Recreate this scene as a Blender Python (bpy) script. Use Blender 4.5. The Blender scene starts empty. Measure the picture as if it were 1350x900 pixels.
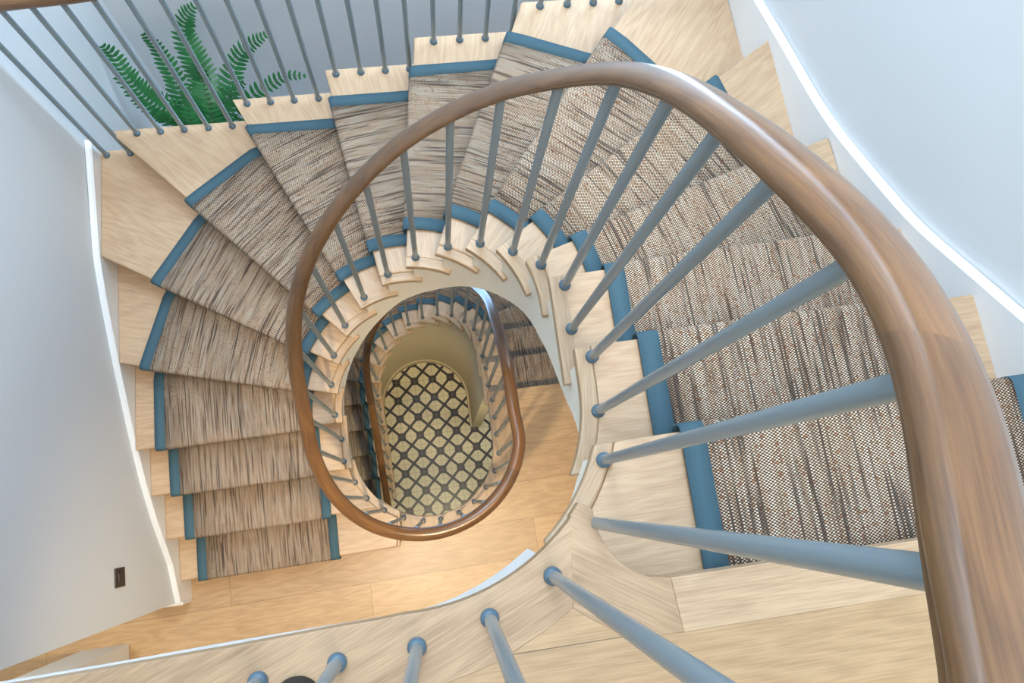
import bpy, bmesh, math, random
from mathutils import Vector, Matrix
random.seed(7)
C = bpy.context.scene.collection
PI = math.pi
R = 0.178                       # one riser
Z1, Z2, ZC = 18*R, 36*R, 9.7    # lower landing, upper landing, ceiling (ground tiles at 0)
XC, RB = -0.06, 0.412           # well centre line, radius of the baluster line

# ------------------------------------------------------------------ objects
TURN = None      # set while a wall and its windows are built along another side
def tag(o, label=None, cat=None, group=None, kind=None):
    if label: o['label'] = label
    if cat: o['category'] = cat
    if group: o['group'] = group
    if kind: o['kind'] = kind
    return o

def thing(name, label, cat, loc, group=None):
    o = bpy.data.objects.new(name, None); C.objects.link(o)
    o.location = loc; o.empty_display_size = .1
    return tag(o, label, cat, group)

def wloc(o):
    v = Vector((0, 0, 0))
    while o is not None:
        v += Vector(o.location); o = o.parent
    return v

def obj(name, verts, faces, m, parent=None, uvs=None, origin=None, smooth=False, mats=None, fm=None):
    """one mesh object; verts are world coordinates; origin = its world origin"""
    if origin is None:
        origin = wloc(parent) if parent else Vector((0, 0, 0))
    origin = Vector(origin)
    if TURN: verts = [TURN(v) for v in verts]
    me = bpy.data.meshes.new(name)
    me.from_pydata([Vector(v)-origin for v in verts], [], faces)
    for x in (mats or [m]): me.materials.append(x)
    if uvs:
        L = me.uv_layers.new(name='UVMap')
        for p in me.polygons:
            for li in p.loop_indices:
                L.data[li].uv = uvs[p.index][li-p.loop_start] if isinstance(uvs[0], (list,)) else uvs[me.loops[li].vertex_index]
    if fm:
        for p, k in zip(me.polygons, fm): p.material_index = k
    if smooth:
        for p in me.polygons: p.use_smooth = True
    me.update()
    o = bpy.data.objects.new(name, me); C.objects.link(o)
    o.location = origin - (wloc(parent) if parent else Vector((0, 0, 0)))
    o.parent = parent
    return o

def recalc(o):
    bm = bmesh.new(); bm.from_mesh(o.data)
    bmesh.ops.recalc_face_normals(bm, faces=bm.faces)
    bm.to_mesh(o.data); bm.free(); return o

def bevel(o, w=.004, seg=2):
    b = o.modifiers.new('bevel', 'BEVEL'); b.width = w; b.segments = seg
    b.limit_method = 'ANGLE'; b.angle_limit = math.radians(50); return o

def slab(name, poly, z0, z1, m, parent=None, uvdir=(1, 0), bev=0, mats=None, side=0, uvoff=None):
    """vertical prism over a plan polygon, UV in metres turned so that u runs along uvdir"""
    n = len(poly)
    area = sum(poly[i][0]*poly[(i+1) % n][1]-poly[(i+1) % n][0]*poly[i][1] for i in range(n))
    if area < 0: poly = poly[::-1]
    V = [(p[0], p[1], z0) for p in poly]+[(p[0], p[1], z1) for p in poly]
    d = Vector(uvdir).normalized()
    off = uvoff if uvoff is not None else (random.random()*9, random.random()*9)
    def uv(p): return (p[0]*d.x+p[1]*d.y+off[0], -p[0]*d.y+p[1]*d.x+off[1])
    F = [list(range(n, 2*n)), list(range(n-1, -1, -1))]
    U = [[uv(V[i]) for i in F[0]], [uv(V[i]) for i in F[1]]]
    fm = [0, side]
    s = 0
    for i in range(n):
        j = (i+1) % n
        L = math.dist(poly[i], poly[j])
        F.append([i, j, n+j, n+i])
        U.append([(s+off[0], off[1]+z0), (s+L+off[0], off[1]+z0), (s+L+off[0], off[1]+z1), (s+off[0], off[1]+z1)])
        fm.append(side); s += L
    o = obj(name, V, F, m, parent, U, mats=mats, fm=fm)
    if bev: bevel(o, bev)
    return o

def box(name, a, b, m, parent=None, bev=0):
    return slab(name, [(a[0], a[1]), (b[0], a[1]), (b[0], b[1]), (a[0], b[1])], a[2], b[2], m, parent, bev=bev)

def lathe(name, prof, at, m, parent=None, n=20, origin=None):
    V, F = [], []
    for r, z in prof:
        for i in range(n):
            a = 2*PI*i/n; V.append((at[0]+r*math.cos(a), at[1]+r*math.sin(a), at[2]+z))
    for k in range(len(prof)-1):
        for i in range(n):
            j = (i+1) % n; F.append([k*n+i, k*n+j, (k+1)*n+j, (k+1)*n+i])
    F.append(list(range(n-1, -1, -1))); F.append([(len(prof)-1)*n+i for i in range(n)])
    o = obj(name, V, F, m, parent, origin=origin or at, smooth=True)
    bevel(o, .0001, 1)
    o.modifiers.clear()
    e = o.modifiers.new('split', 'EDGE_SPLIT'); e.split_angle = math.radians(50)
    return o

# ------------------------------------------------------------------ materials
def newmat(name):
    m = bpy.data.materials.new(name); m.use_nodes = True
    nt = m.node_tree; b = nt.nodes['Principled BSDF']
    return m, nt, b
def N(nt, t, **k):
    n = nt.nodes.new(t)
    for a, v in k.items():
        if a.startswith('i_'):
            key = a[2:]; n.inputs[int(key) if key.isdigit() else key.replace('_', ' ')].default_value = v
        else: setattr(n, a, v)
    return n
def math_(nt, op, a, b=None, c=None):
    n = nt.nodes.new('ShaderNodeMath'); n.operation = op
    for i, x in enumerate((a, b, c)):
        if x is None: continue
        if isinstance(x, (int, float)): n.inputs[i].default_value = x
        else: nt.links.new(x, n.inputs[i])
    return n.outputs[0]
def mixc(nt, f, a, b, mode='MIX'):
    n = nt.nodes.new('ShaderNodeMix'); n.data_type = 'RGBA'; n.blend_type = mode
    for s, x in ((n.inputs[0], f), (n.inputs[6], a), (n.inputs[7], b)):
        if isinstance(x, (int, float)): s.default_value = x
        elif isinstance(x, tuple): s.default_value = (*x[:3], 1)
        else: nt.links.new(x, s)
    return n.outputs[2]
def ramp(nt, x, pts):
    n = nt.nodes.new('ShaderNodeValToRGB'); e = n.color_ramp.elements
    while len(e) < len(pts): e.new(.5)
    for k, (p, c) in zip(e, pts):
        k.position = p; k.color = (*c, 1) if isinstance(c, tuple) else (c, c, c, 1)
    nt.links.new(x, n.inputs[0]); return n.outputs[0]
def bump(nt, b, h, s, d=.002):
    n = N(nt, 'ShaderNodeBump'); n.inputs['Strength'].default_value = s; n.inputs['Distance'].default_value = d
    nt.links.new(h, n.inputs['Height']); nt.links.new(n.outputs[0], b.inputs['Normal'])

def paint(name, col, rough=.55, var=.03):
    m, nt, b = newmat(name)
    tc = N(nt, 'ShaderNodeTexCoord'); no = N(nt, 'ShaderNodeTexNoise'); no.inputs['Scale'].default_value = 3
    no.inputs['Detail'].default_value = 3
    nt.links.new(tc.outputs['Object'], no.inputs['Vector'])
    a = tuple(c*(1-var) for c in col); d = tuple(min(1, c*(1+var)) for c in col)
    nt.links.new(mixc(nt, no.outputs[0], a, d), b.inputs['Base Color'])
    b.inputs['Roughness'].default_value = rough
    return m

def oak(name, light, dark, rough=.45, coat=0, plank=None, contrast=1.0, knots=False, joints=None):
    m, nt, b = newmat(name)
    uv = N(nt, 'ShaderNodeUVMap'); uv.uv_map = 'UVMap'
    def mp(sx, sy):
        q = N(nt, 'ShaderNodeMapping'); q.inputs['Scale'].default_value = (sx, sy, 1)
        nt.links.new(src, q.inputs['Vector']); return q.outputs[0]
    src = uv.outputs[0]
    sep = N(nt, 'ShaderNodeSeparateXYZ'); nt.links.new(src, sep.inputs[0])
    line = None; tone = None
    if plank:
        row = math_(nt, 'FLOOR', math_(nt, 'DIVIDE', sep.outputs[1], plank))
        wn = N(nt, 'ShaderNodeTexWhiteNoise'); wn.noise_dimensions = '1D'; nt.links.new(row, wn.inputs['W'])
        ush = math_(nt, 'ADD', sep.outputs[0], math_(nt, 'MULTIPLY', wn.outputs[0], 7.3))
        col = math_(nt, 'FLOOR', math_(nt, 'DIVIDE', ush, 1.7))
        w2 = N(nt, 'ShaderNodeTexWhiteNoise'); w2.noise_dimensions = '2D'
        cb = N(nt, 'ShaderNodeCombineXYZ'); nt.links.new(row, cb.inputs[0]); nt.links.new(col, cb.inputs[1])
        nt.links.new(cb.outputs[0], w2.inputs['Vector']); tone = w2.outputs[0]
        fy = math_(nt, 'FRACT', math_(nt, 'DIVIDE', sep.outputs[1], plank))
        fx = math_(nt, 'FRACT', math_(nt, 'DIVIDE', ush, 1.7))
        line = math_(nt, 'MAXIMUM', math_(nt, 'LESS_THAN', fy, .008), math_(nt, 'LESS_THAN', fx, .001))
        c2 = N(nt, 'ShaderNodeCombineXYZ')
        nt.links.new(math_(nt, 'ADD', ush, math_(nt, 'MULTIPLY', tone, 31)), c2.inputs[0])
        nt.links.new(math_(nt, 'ADD', sep.outputs[1], math_(nt, 'MULTIPLY', tone, 17)), c2.inputs[1])
        src = c2.outputs[0]
    if joints:   # finger joints along a rail: every stretch has its own tone
        seg = math_(nt, 'FLOOR', math_(nt, 'DIVIDE', sep.outputs[0], joints))
        wn = N(nt, 'ShaderNodeTexWhiteNoise'); wn.noise_dimensions = '1D'; nt.links.new(seg, wn.inputs['W']); tone = wn.outputs[0]
        c2 = N(nt, 'ShaderNodeCombineXYZ')
        nt.links.new(sep.outputs[0], c2.inputs[0]); nt.links.new(math_(nt, 'ADD', sep.outputs[1], math_(nt, 'MULTIPLY', tone, 5)), c2.inputs[1])
        src = c2.outputs[0]
    # broad figure (cathedrals) and fine pores
    n1 = N(nt, 'ShaderNodeTexNoise'); n1.inputs['Scale'].default_value = 1; n1.inputs['Detail'].default_value = 3
    nt.links.new(mp(1.6, 9), n1.inputs['Vector'])
    wave = math_(nt, 'FRACT', math_(nt, 'MULTIPLY', n1.outputs[0], 9))
    tri = math_(nt, 'ABSOLUTE', math_(nt, 'SUBTRACT', wave, .5))
    n2 = N(nt, 'ShaderNodeTexNoise'); n2.inputs['Scale'].default_value = 1; n2.inputs['Detail'].default_value = 5
    n2.inputs['Roughness'].default_value = .65
    nt.links.new(mp(11, 330), n2.inputs['Vector'])
    n3 = N(nt, 'ShaderNodeTexNoise'); n3.inputs['Scale'].default_value = 1; n3.inputs['Detail'].default_value = 2
    nt.links.new(mp(2.5, 5), n3.inputs['Vector'])
    g = math_(nt, 'ADD', math_(nt, 'MULTIPLY', tri, .34*contrast), math_(nt, 'MULTIPLY', n2.outputs[0], 1.0*contrast))
    g = math_(nt, 'ADD', g, math_(nt, 'MULTIPLY', n3.outputs[0], .35))
    f = ramp(nt, g, [(.42, 0.0), (1.02, 1.0)])
    c = mixc(nt, f, dark, light)
    if tone is not None:
        t = ramp(nt, tone, [(0, (.66, .63, .60)), (1, (1.10, 1.06, 1.0))] if joints else [(0, (.86, .84, .82)), (1, (1.06, 1.04, 1.0))])
        c = mixc(nt, 1.0, c, t, 'MULTIPLY')
    if knots:
        vo = N(nt, 'ShaderNodeTexVoronoi'); vo.inputs['Scale'].default_value = 1
        nt.links.new(mp(1.6, 3.4), vo.inputs['Vector'])
        k = ramp(nt, vo.outputs['Distance'], [(0.0, .75), (.05, .45), (.11, 0.0)])
        c = mixc(nt, k, c, tuple(x*.35 for x in dark))
    if line is not None:
        c = mixc(nt, math_(nt, 'MULTIPLY', line, .75), c, tuple(x*.25 for x in dark))
    nt.links.new(c, b.inputs['Base Color'])
    b.inputs['Roughness'].default_value = rough
    b.inputs['Coat Weight'].default_value = coat; b.inputs['Coat Roughness'].default_value = .22
    bump(nt, b, n2.outputs[0], .12, .001)
    return m

def carpet(name):
    """flat woven wool: pale weft picks between dark gaps, warp ends that stay dark over a length"""
    m, nt, b = newmat(name)
    uv = N(nt, 'ShaderNodeUVMap'); uv.uv_map = 'UVMap'
    sep = N(nt, 'ShaderNodeSeparateXYZ'); nt.links.new(uv.outputs[0], sep.inputs[0])
    u, v = sep.outputs[0], sep.outputs[1]
    PU, PV = .0084, .0060
    col = math_(nt, 'FLOOR', math_(nt, 'DIVIDE', u, PU/2)); row = math_(nt, 'FLOOR', math_(nt, 'DIVIDE', v, PV/2))
    su = math_(nt, 'SINE', math_(nt, 'MULTIPLY', u, 2*PI/PU)); sv = math_(nt, 'SINE', math_(nt, 'MULTIPLY', v, 2*PI/PV))
    weave = math_(nt, 'MULTIPLY', su, sv)
    dot = ramp(nt, math_(nt, 'ADD', math_(nt, 'MULTIPLY', weave, .5), .5), [(.47, 0.0), (.66, 1.0)])
    def colnoise(k, fv, off, det=1):
        cb = N(nt, 'ShaderNodeCombineXYZ')
        nt.links.new(math_(nt, 'MULTIPLY', math_(nt, 'FLOOR', math_(nt, 'DIVIDE', u, k)), 7.31), cb.inputs[0])
        nt.links.new(math_(nt, 'MULTIPLY', math_(nt, 'ADD', v, off), fv), cb.inputs[1])
        n = N(nt, 'ShaderNodeTexNoise'); n.inputs['Scale'].default_value = 1; n.inputs['Detail'].default_value = det
        nt.links.new(cb.outputs[0], n.inputs['Vector']); return n.outputs[0]
    streak = ramp(nt, colnoise(PU/2, 3.2, 0, 2), [(.53, 0.0), (.63, 1.0)])
    yarn = ramp(nt, colnoise(PU/2, 6, 3.7, 2), [(.25, (.42, .28, .17)), (.45, (.66, .49, .335)), (.60, (.82, .69, .535)), (.8, (.52, .355, .235))])
    fl = N(nt, 'ShaderNodeTexWhiteNoise'); fl.noise_dimensions = '2D'
    cb = N(nt, 'ShaderNodeCombineXYZ'); nt.links.new(col, cb.inputs[0]); nt.links.new(row, cb.inputs[1])
    nt.links.new(cb.outputs[0], fl.inputs['Vector'])
    stray = ramp(nt, fl.outputs[0], [(0, (.62, .36, .26)), (.05, (.75, .50, .36)), (.09, (1, 1, 1)), (.92, (1, 1, 1)), (.97, (.72, .70, .76)), (1, (.85, .68, .5))])
    yarn = mixc(nt, 1.0, yarn, stray, 'MULTIPLY')
    c = mixc(nt, dot, (.060, .042, .034), yarn)
    c = mixc(nt, math_(nt, 'MULTIPLY', streak, .8), c, (.040, .029, .025))
    nt.links.new(c, b.inputs['Base Color'])
    b.inputs['Roughness'].default_value = .95; b.inputs['Specular IOR Level'].default_value = .1
    return m

def tape_mat():
    m, nt, b = newmat('blue cotton tape')
    uv = N(nt, 'ShaderNodeUVMap'); uv.uv_map = 'UVMap'
    n = N(nt, 'ShaderNodeTexNoise'); n.inputs['Scale'].default_value = 600; nt.links.new(uv.outputs[0], n.inputs['Vector'])
    nt.links.new(mixc(nt, n.outputs[0], (.046, .098, .128), (.078, .145, .182)), b.inputs['Base Color'])
    b.inputs['Roughness'].default_value = .85; b.inputs['Specular IOR Level'].default_value = .2
    bump(nt, b, n.outputs[0], .3, .001)
    return m

def tiles_mat():
    """cream mosaic with dark four-tile squares joined by dark diagonal bands"""
    m, nt, b = newmat('mosaic tiles')
    tc = N(nt, 'ShaderNodeTexCoord')
    sep = N(nt, 'ShaderNodeSeparateXYZ'); nt.links.new(tc.outputs['Object'], sep.inputs[0])
    P = .1818
    def cell(s, o):
        return math_(nt, 'SUBTRACT', math_(nt, 'FRACT', math_(nt, 'ADD', math_(nt, 'DIVIDE', math_(nt, 'SUBTRACT', s, o), P), .5)), .5)
    x, y = cell(sep.outputs[0], -.335), cell(sep.outputs[1], .1185)
    ax, ay = math_(nt, 'ABSOLUTE', x), math_(nt, 'ABSOLUTE', y)
    sq = math_(nt, 'LESS_THAN', math_(nt, 'MAXIMUM', ax, ay), .213)
    dg = math_(nt, 'LESS_THAN', math_(nt, 'ABSOLUTE', math_(nt, 'SUBTRACT', ax, ay)), .096)
    dark = math_(nt, 'MAXIMUM', sq, dg)
    # joints
    j1 = math_(nt, 'LESS_THAN', math_(nt, 'MINIMUM', ax, ay), .014)
    jx = math_(nt, 'LESS_THAN', math_(nt, 'ABSOLUTE', math_(nt, 'SUBTRACT', ax, .25)), .0)
    edge = math_(nt, 'LESS_THAN', math_(nt, 'ABSOLUTE', math_(nt, 'SUBTRACT', math_(nt, 'ABSOLUTE', math_(nt, 'SUBTRACT', ax, ay)), .085)), .008)
    half = math_(nt, 'MAXIMUM', math_(nt, 'LESS_THAN', math_(nt, 'SUBTRACT', .5, ax), .012), math_(nt, 'LESS_THAN', math_(nt, 'SUBTRACT', .5, ay), .012))
    no = N(nt, 'ShaderNodeTexNoise'); no.inputs['Scale'].default_value = 9; nt.links.new(tc.outputs['Object'], no.inputs['Vector'])
    cream = mixc(nt, no.outputs[0], (.60, .53, .35), (.76, .69, .49))
    dk = mixc(nt, no.outputs[0], (.022, .018, .020), (.045, .036, .036))
    c = mixc(nt, dark, cream, dk)
    jc = mixc(nt, dark, (.36, .31, .21), (.17, .15, .13))
    jm = math_(nt, 'MAXIMUM', math_(nt, 'MULTIPLY', j1, .75), math_(nt, 'MULTIPLY', math_(nt, 'MULTIPLY', half, math_(nt, 'SUBTRACT', 1, dark)), .7))
    c = mixc(nt, jm, c, jc)
    nt.links.new(c, b.inputs['Base Color']); b.inputs['Roughness'].default_value = .35
    return m

def leaf_mat():
    m, nt, b = newmat('fern green')
    uv = N(nt, 'ShaderNodeUVMap'); uv.uv_map = 'UVMap'
    n = N(nt, 'ShaderNodeTexNoise'); n.inputs['Scale'].default_value = 6; nt.links.new(uv.outputs[0], n.inputs['Vector'])
    nt.links.new(mixc(nt, n.outputs[0], (.006, .075, .016), (.030, .215, .055)), b.inputs['Base Color'])
    b.inputs['Roughness'].default_value = .42
    return m

WHITE = paint('white wall paint', (.705, .722, .722), .7, .012)
TRIM = paint('white gloss trim', (.84, .84, .83), .38, .012)
STRING = paint('warm white string paint', (.86, .82, .71), .5, .012)
CREAM = paint('cream wall paint', (.55, .47, .33), .7, .02)
GREYW = paint('grey wall paint', (.76, .78, .79), .7, .012)
OAK = oak('pale oak', (.60, .425, .265), (.37, .235, .135), .40)
OAKF = oak('oak boards', (.60, .415, .240), (.36, .225, .115), .36, plank=.21, contrast=1.05, knots=True)
OAKN = oak('oak nosing', (.54, .378, .232), (.30, .195, .108), .40, contrast=1.1)
OAKB = oak('oak border', (.47, .315, .182), (.225, .135, .070), .40, contrast=1.15)
OAKF_DIM = oak('oak boards dimmed for skylight', (.52, .355, .195), (.31, .19, .092), .38, plank=.21, contrast=1.15, knots=True)  # same boards as OAKF, colour darkened to offset the bright skylight
RAIL = oak('oiled oak handrail', (.195, .096, .034), (.065, .028, .010), .28, coat=.4, joints=.62, contrast=1.0)
STEEL = paint('blue grey painted steel', (.185, .240, .265), .22, .04)
COLLAR = paint('blue painted collar', (.075, .135, .185), .3, .04)
CARPET = carpet('woven runner'); TAPE = tape_mat(); TILES = tiles_mat()
LEAF = leaf_mat(); STEM = paint('fern stalk', (.10, .11, .05), .6)
POT = paint('terracotta pot', (.42, .20, .11), .8, .08); SOIL = paint('soil', (.03, .02, .015), .95, .2)
BRONZE = paint('dark bronze plate', (.030, .020, .015), .35, .1); RUBBER = paint('black rubber', (.012, .012, .013), .5, .1)
GLASS, _nt, _b = newmat('window glass')
_b.inputs['Transmission Weight'].default_value = 1; _b.inputs['Roughness'].default_value = 0; _b.inputs['IOR'].default_value = 1.45

# ------------------------------------------------------------------ plan curves
def well(r, yb, yt, a0, y_end=None, a1=None, n=40):
    """the stair well offset to radius r, from the right hand side, round the top, to the left hand side"""
    P = []
    if a0 < 0:
        for i in range(13):
            a = math.radians(a0*(1-i/12)); P.append((XC+r*math.cos(a), yb[0]+r*math.sin(a)))
    else: P.append((XC+r, a0))
    m = 8
    y0 = P[-1][1]
    for i in range(1, m): P.append((XC+r, y0+(yt-y0)*i/m))
    for i in range(n+1):
        a = PI*i/n; P.append((XC+r*math.cos(a), yt+r*math.sin(a)))
    if y_end is not None:
        for i in range(1, 17): P.append((XC-r, yt+(y_end-yt)*i/16))
    else:
        for i in range(1, m): P.append((XC-r, yt+(yb[1]-yt)*i/m))
        for i in range(15):
            a = PI+math.radians(a1)*i/14; P.append((XC+r*math.cos(a), yb[1]+r*math.sin(a)))
        P.append((P[-1][0]-.06, -.6))
    return P

def cum(P):
    s = [0]
    for a, b in zip(P, P[1:]): s.append(s[-1]+math.dist(a, b))
    return s
def at(P, s, t):
    t = max(s[0], min(s[-1], t))
    for i in range(len(P)-1):
        if t <= s[i+1] or i == len(P)-2:
            f = (t-s[i])/max(1e-9, s[i+1]-s[i]); return (P[i][0]+(P[i+1][0]-P[i][0])*f, P[i][1]+(P[i+1][1]-P[i][1])*f)
def cross_at(P, s, a, b, near, tol=.35):
    """arc position where polyline P crosses the infinite line a-b, closest to point near"""
    nx, ny = -(b[1]-a[1]), b[0]-a[0]; best = None
    for i in range(len(P)-1):
        d0 = (P[i][0]-a[0])*nx+(P[i][1]-a[1])*ny; d1 = (P[i+1][0]-a[0])*nx+(P[i+1][1]-a[1])*ny
        if d0 == d1 or d0*d1 > 0: continue
        f = d0/(d0-d1); q = (P[i][0]+(P[i+1][0]-P[i][0])*f, P[i][1]+(P[i+1][1]-P[i][1])*f)
        e = math.dist(q, near)
        if best is None or e < best[0]: best = (e, s[i]+(s[i+1]-s[i])*f)
    return best[1] if best and best[0] < tol else None
def cut(P, s, t0, t1):
    out = [at(P, s, t0)]
    out += [p for p, q in zip(P, s) if t0+1e-4 < q < t1-1e-4]
    out.append(at(P, s, t1)); return out
def shift(a, b, d):
    """line a-b moved sideways by d (positive = down the flight)"""
    L = math.dist(a, b); nx, ny = -(b[1]-a[1])/L, (b[0]-a[0])/L
    return (a[0]+nx*d, a[1]+ny*d), (b[0]+nx*d, b[1]+ny*d)

# nosing lines (point by the well, point by the outer side), from the top of a flight down
NOSE = dict(A=((.278, .066), (1.27, .080)), B=((.321, .285), (1.262, .302)), C=((.327, .497), (1.25, .530)),
            D=((.300, .606), (1.225, .882)), E=((.241, .701), (1.207, 1.315)), F=((.160, .775), (.970, 1.760)),
            G=((.065, .822), (.490, 1.757)), H=((-.040, .843), (.088, 1.757)), I=((-.142, .836), (-.281, 1.758)),
            J=((-.239, .793), (-.691, 1.761)), K=((-.341, .746), (-1.235, 1.729)), L=((-.389, .645), (-1.382, 1.257)),
            M=((-.429, .545), (-1.389, .804)), N=((-.437, .432), (-1.397, .417)), O=((-.437, .216), (-1.40, .206)),
            P=((-.374, .006), (-1.40, -.010)), Q=((-.314, -.212), (-1.40, -.229)))
RUNOUT = [(1.195, -.6), (1.193, .078), (1.185, .30), (1.175, .527), (1.12, .85), (1.003, 1.205), (.766, 1.500), (.431, 1.634),
          (.063, 1.632), (-.264, 1.632), (-.637, 1.632), (-.95, 1.412), (-1.17, 1.118), (-1.298, .775), (-1.306, .415),
          (-1.305, .200), (-1.304, -.018), (-1.306, -.30), (-1.306, -.6)]
RIGHT = [(1.275, -.6), (1.27, -.1), (1.262, .30), (1.25, .53), (1.225, .882), (1.207, 1.315), (1.19, 1.59), (1.187, 1.76)]
LEFT = [(-1.37, 1.76), (-1.382, 1.257), (-1.389, .804), (-1.40, .40), (-1.40, -.5)]
OUTER = RIGHT+LEFT
DY = .51
mv = lambda p: (p[0], p[1]+DY)

def flight(top_name, lines, first_back, ztop, inner_r, curve, outer, runout, runin, label, rlabel, soffit_h, string):
    n = len(lines)
    root = thing('staircase', label, 'staircase', (0, 1.2, ztop-n*R-R))
    run = thing('stair_runner', rlabel, 'stair carpet', (0, 1.2, ztop-n*R-R))
    ce, cf, cs = curve(inner_r), curve(inner_r+.036), curve(inner_r+.016)   # tread edge, inside of return nosing, string face
    se, sf, ss = cum(ce), cum(cf), cum(cs)
    cr = curve(inner_r+.0185); sr = cum(cr)
    so = cum(outer); ri, sri = runin, cum(runin); sro = cum(runout)
    back = first_back
    info = []
    for k, (a, b) in enumerate(lines):
        z = ztop-(k+1)*R
        d = (b[0]-a[0], b[1]-a[1])
        bl = shift(*back, -.024)        # riser plane below the nosing above
        X = lambda P, s, l, near: cross_at(P, s, l[0], l[1], near)
        t0e, t1e = X(ce, se, bl, bl[0]), X(ce, se, (a, b), a)
        t0f, t1f = X(cf, sf, bl, bl[0]), X(cf, sf, (a, b), a)
        t0o, t1o = X(outer, so, bl, bl[1]), X(outer, so, (a, b), b)
        t0e = 0 if t0e is None else t0e; t0f = 0 if t0f is None else t0f
        inn, out = cut(cf, sf, t0f, t1f), cut(outer, so, t0o, t1o)
        if X(cf, sf, bl, bl[0]) is None: inn = [bl[0]]+inn
        slab('tread', inn+out[::-1], z-.032, z, OAK, root, uvdir=d, bev=.007)
        # return nosing along the well, running a little past the riser above
        te0 = max(0, t0e-.030)
        e1, e2 = cut(ce, se, te0, t1e), cut(cf, sf, max(0, t0f-.030), t1f)
        mid = at(ce, se, (te0+t1e)/2); mid2 = at(ce, se, (te0+t1e)/2+.01)
        slab('return_nosing', e1+e2[::-1], z-.032, z+.0004, OAKN, root, uvdir=(mid2[0]-mid[0], mid2[1]-mid[1]), bev=.006)
        # riser under this nosing
        ra, rb = shift(a, b, -.024); ra2, rb2 = shift(a, b, -.042)
        p = [at(cr, sr, X(cr, sr, (ra, rb), ra)), at(outer, so, X(outer, so, (ra, rb), rb)),
             at(outer, so, X(outer, so, (ra2, rb2), rb2)), at(cr, sr, X(cr, sr, (ra2, rb2), ra2))]
        slab('riser', p, z-R, z-.032, OAK if k else OAK, root, uvdir=d)
        # string range below this tread
        t0s = X(cs, ss, bl, bl[0]); t0s = 0 if t0s is None else t0s
        info.append((t0s, X(cs, ss, (ra, rb), ra), z))
        # ---- runner on this step
        fa, fb = shift(a, b, .007)
        q0, q1 = X(ri, sri, bl, bl[0]), X(ri, sri, (fa, fb), a)
        o0, o1 = cross_at(runout, sro, *bl, bl[1], .8), cross_at(runout, sro, fa, fb, b, .8)
        if q0 is None or o0 is None: back = (a, b); continue
        t = Vector((d[0], d[1])).normalized(); nn = Vector((-t.y, t.x))   # nn points down the flight
        rows = []
        NB = 6
        for i in range(NB+1):
            f = i/NB
            rows.append((at(ri, sri, q0+(q1-q0)*f), at(runout, sro, o0+(o1-o0)*f), z+.008, None))
        I1, O1 = rows[-1][0], rows[-1][1]
        rows[-1] = (tuple(Vector(I1)-nn*.006), tuple(Vector(O1)-nn*.006), z+.008, None)
        def nose(dx, zz): rows.append((tuple(Vector(I1)+nn*dx), tuple(Vector(O1)+nn*dx), zz, 1))
        nose(0, z+.005); nose(.003, z-.004); nose(.003, z-.024); nose(-.002, z-.036); nose(-.024, z-.042)
        nose(-.024, z-R+.008)
        strips = {}
        for name, m, w0, w1 in (('edge_binding', TAPE, 0, .047), ('carpet_field', CARPET, .047, -.047), ('edge_binding', TAPE, -.047, 0)):
            V, U, F = [], [], []
            acc = 0; prev = None
            NS = 6 if m is CARPET else 1
            lift = .0012 if m is TAPE else 0
            for (pi, po, zz, wr) in rows:
                pi, po = Vector(pi), Vector(po); L = (po-pi).length; dr = (po-pi)/L
                x0 = w0 if w0 >= 0 else L+w0; x1 = w1 if w1 > 0 else L+w1
                c3 = Vector((pi.x, pi.y, zz))
                if wr: acc += (c3-prev).length
                prev = c3
                for j in range(NS+1):
                    q = pi+dr*(x0+(x1-x0)*j/NS)
                    ex = Vector((q.x, q.y, zz))
                    if wr: ex += Vector((nn.x, nn.y, 0))*lift
                    else: ex.z += lift
                    V.append(ex)
                    vv = q.dot(nn) if not wr else Vector(I1).dot(nn)+acc
                    U.append((q.dot(t)+k*.37, vv+k*.61))
            for i in range(len(rows)-1):
                for j in range(NS):
                    g = i*(NS+1)+j; F.append([g, g+NS+1, g+NS+2, g+1])
            o = obj(name, V, F, m, run, U, smooth=True)
            if m is TAPE: tag(o, 'blue cloth tape edge')
            s_ = o.modifiers.new('thick', 'SOLIDIFY'); s_.thickness = .005; s_.offset = -1
        back = (a, b)
    # ---- string along the well with a stepped top
    Lb = string                                     # (arc position on cs as fraction list) -> bottom height
    V, F = [], []
    cso = curve(inner_r+.046); sso = cum(cso)
    sec = []
    for (t0, t1, z) in info:
        m = max(2, int((t1-t0)/.03))
        for i in range(m+1): sec.append((t0+(t1-t0)*i/m, z-.032))
    kk = sso[-1]/ss[-1]
    for t, z in sec:
        p = at(cs, ss, t)
        # outer face point along the normal
        p2 = at(cs, ss, min(ss[-1], t+.004)); p1 = at(cs, ss, max(0, t-.004))
        dx, dy = p2[0]-p1[0], p2[1]-p1[1]; L = math.hypot(dx, dy); q = (p[0]+dy/L*.03, p[1]-dx/L*.03)
        zb = Lb(t, z)
        V += [(p[0], p[1], zb), (p[0], p[1], z), (q[0], q[1], z), (q[0], q[1], zb)]
    for i in range(len(sec)-1):
        a, b = i*4, i*4+4
        for j in range(4): F.append([a+j, b+j, b+(j+1) % 4, a+(j+1) % 4])
    F.append([0, 1, 2, 3]); e = (len(sec)-1)*4; F.append([e+3, e+2, e+1, e])
    recalc(obj('inner_string', V, F, STRING, root))
    # ---- plaster soffit
    V, F = [], []
    for k, (a, b) in enumerate(lines):
        z = ztop-(k+1)*R
        tq = (cross_at(cs, ss, a, b, a) or ss[-1])
        p = at(cso, sso, tq*kk); q = at(outer, so, cross_at(outer, so, a, b, b))
        zi = max(Lb(tq, z-.032)+.01, z-.55)
        V += [(p[0], p[1], zi), (q[0], q[1], z-.30), (p[0], p[1], zi-.02), (q[0], q[1], z-.32)]
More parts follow.
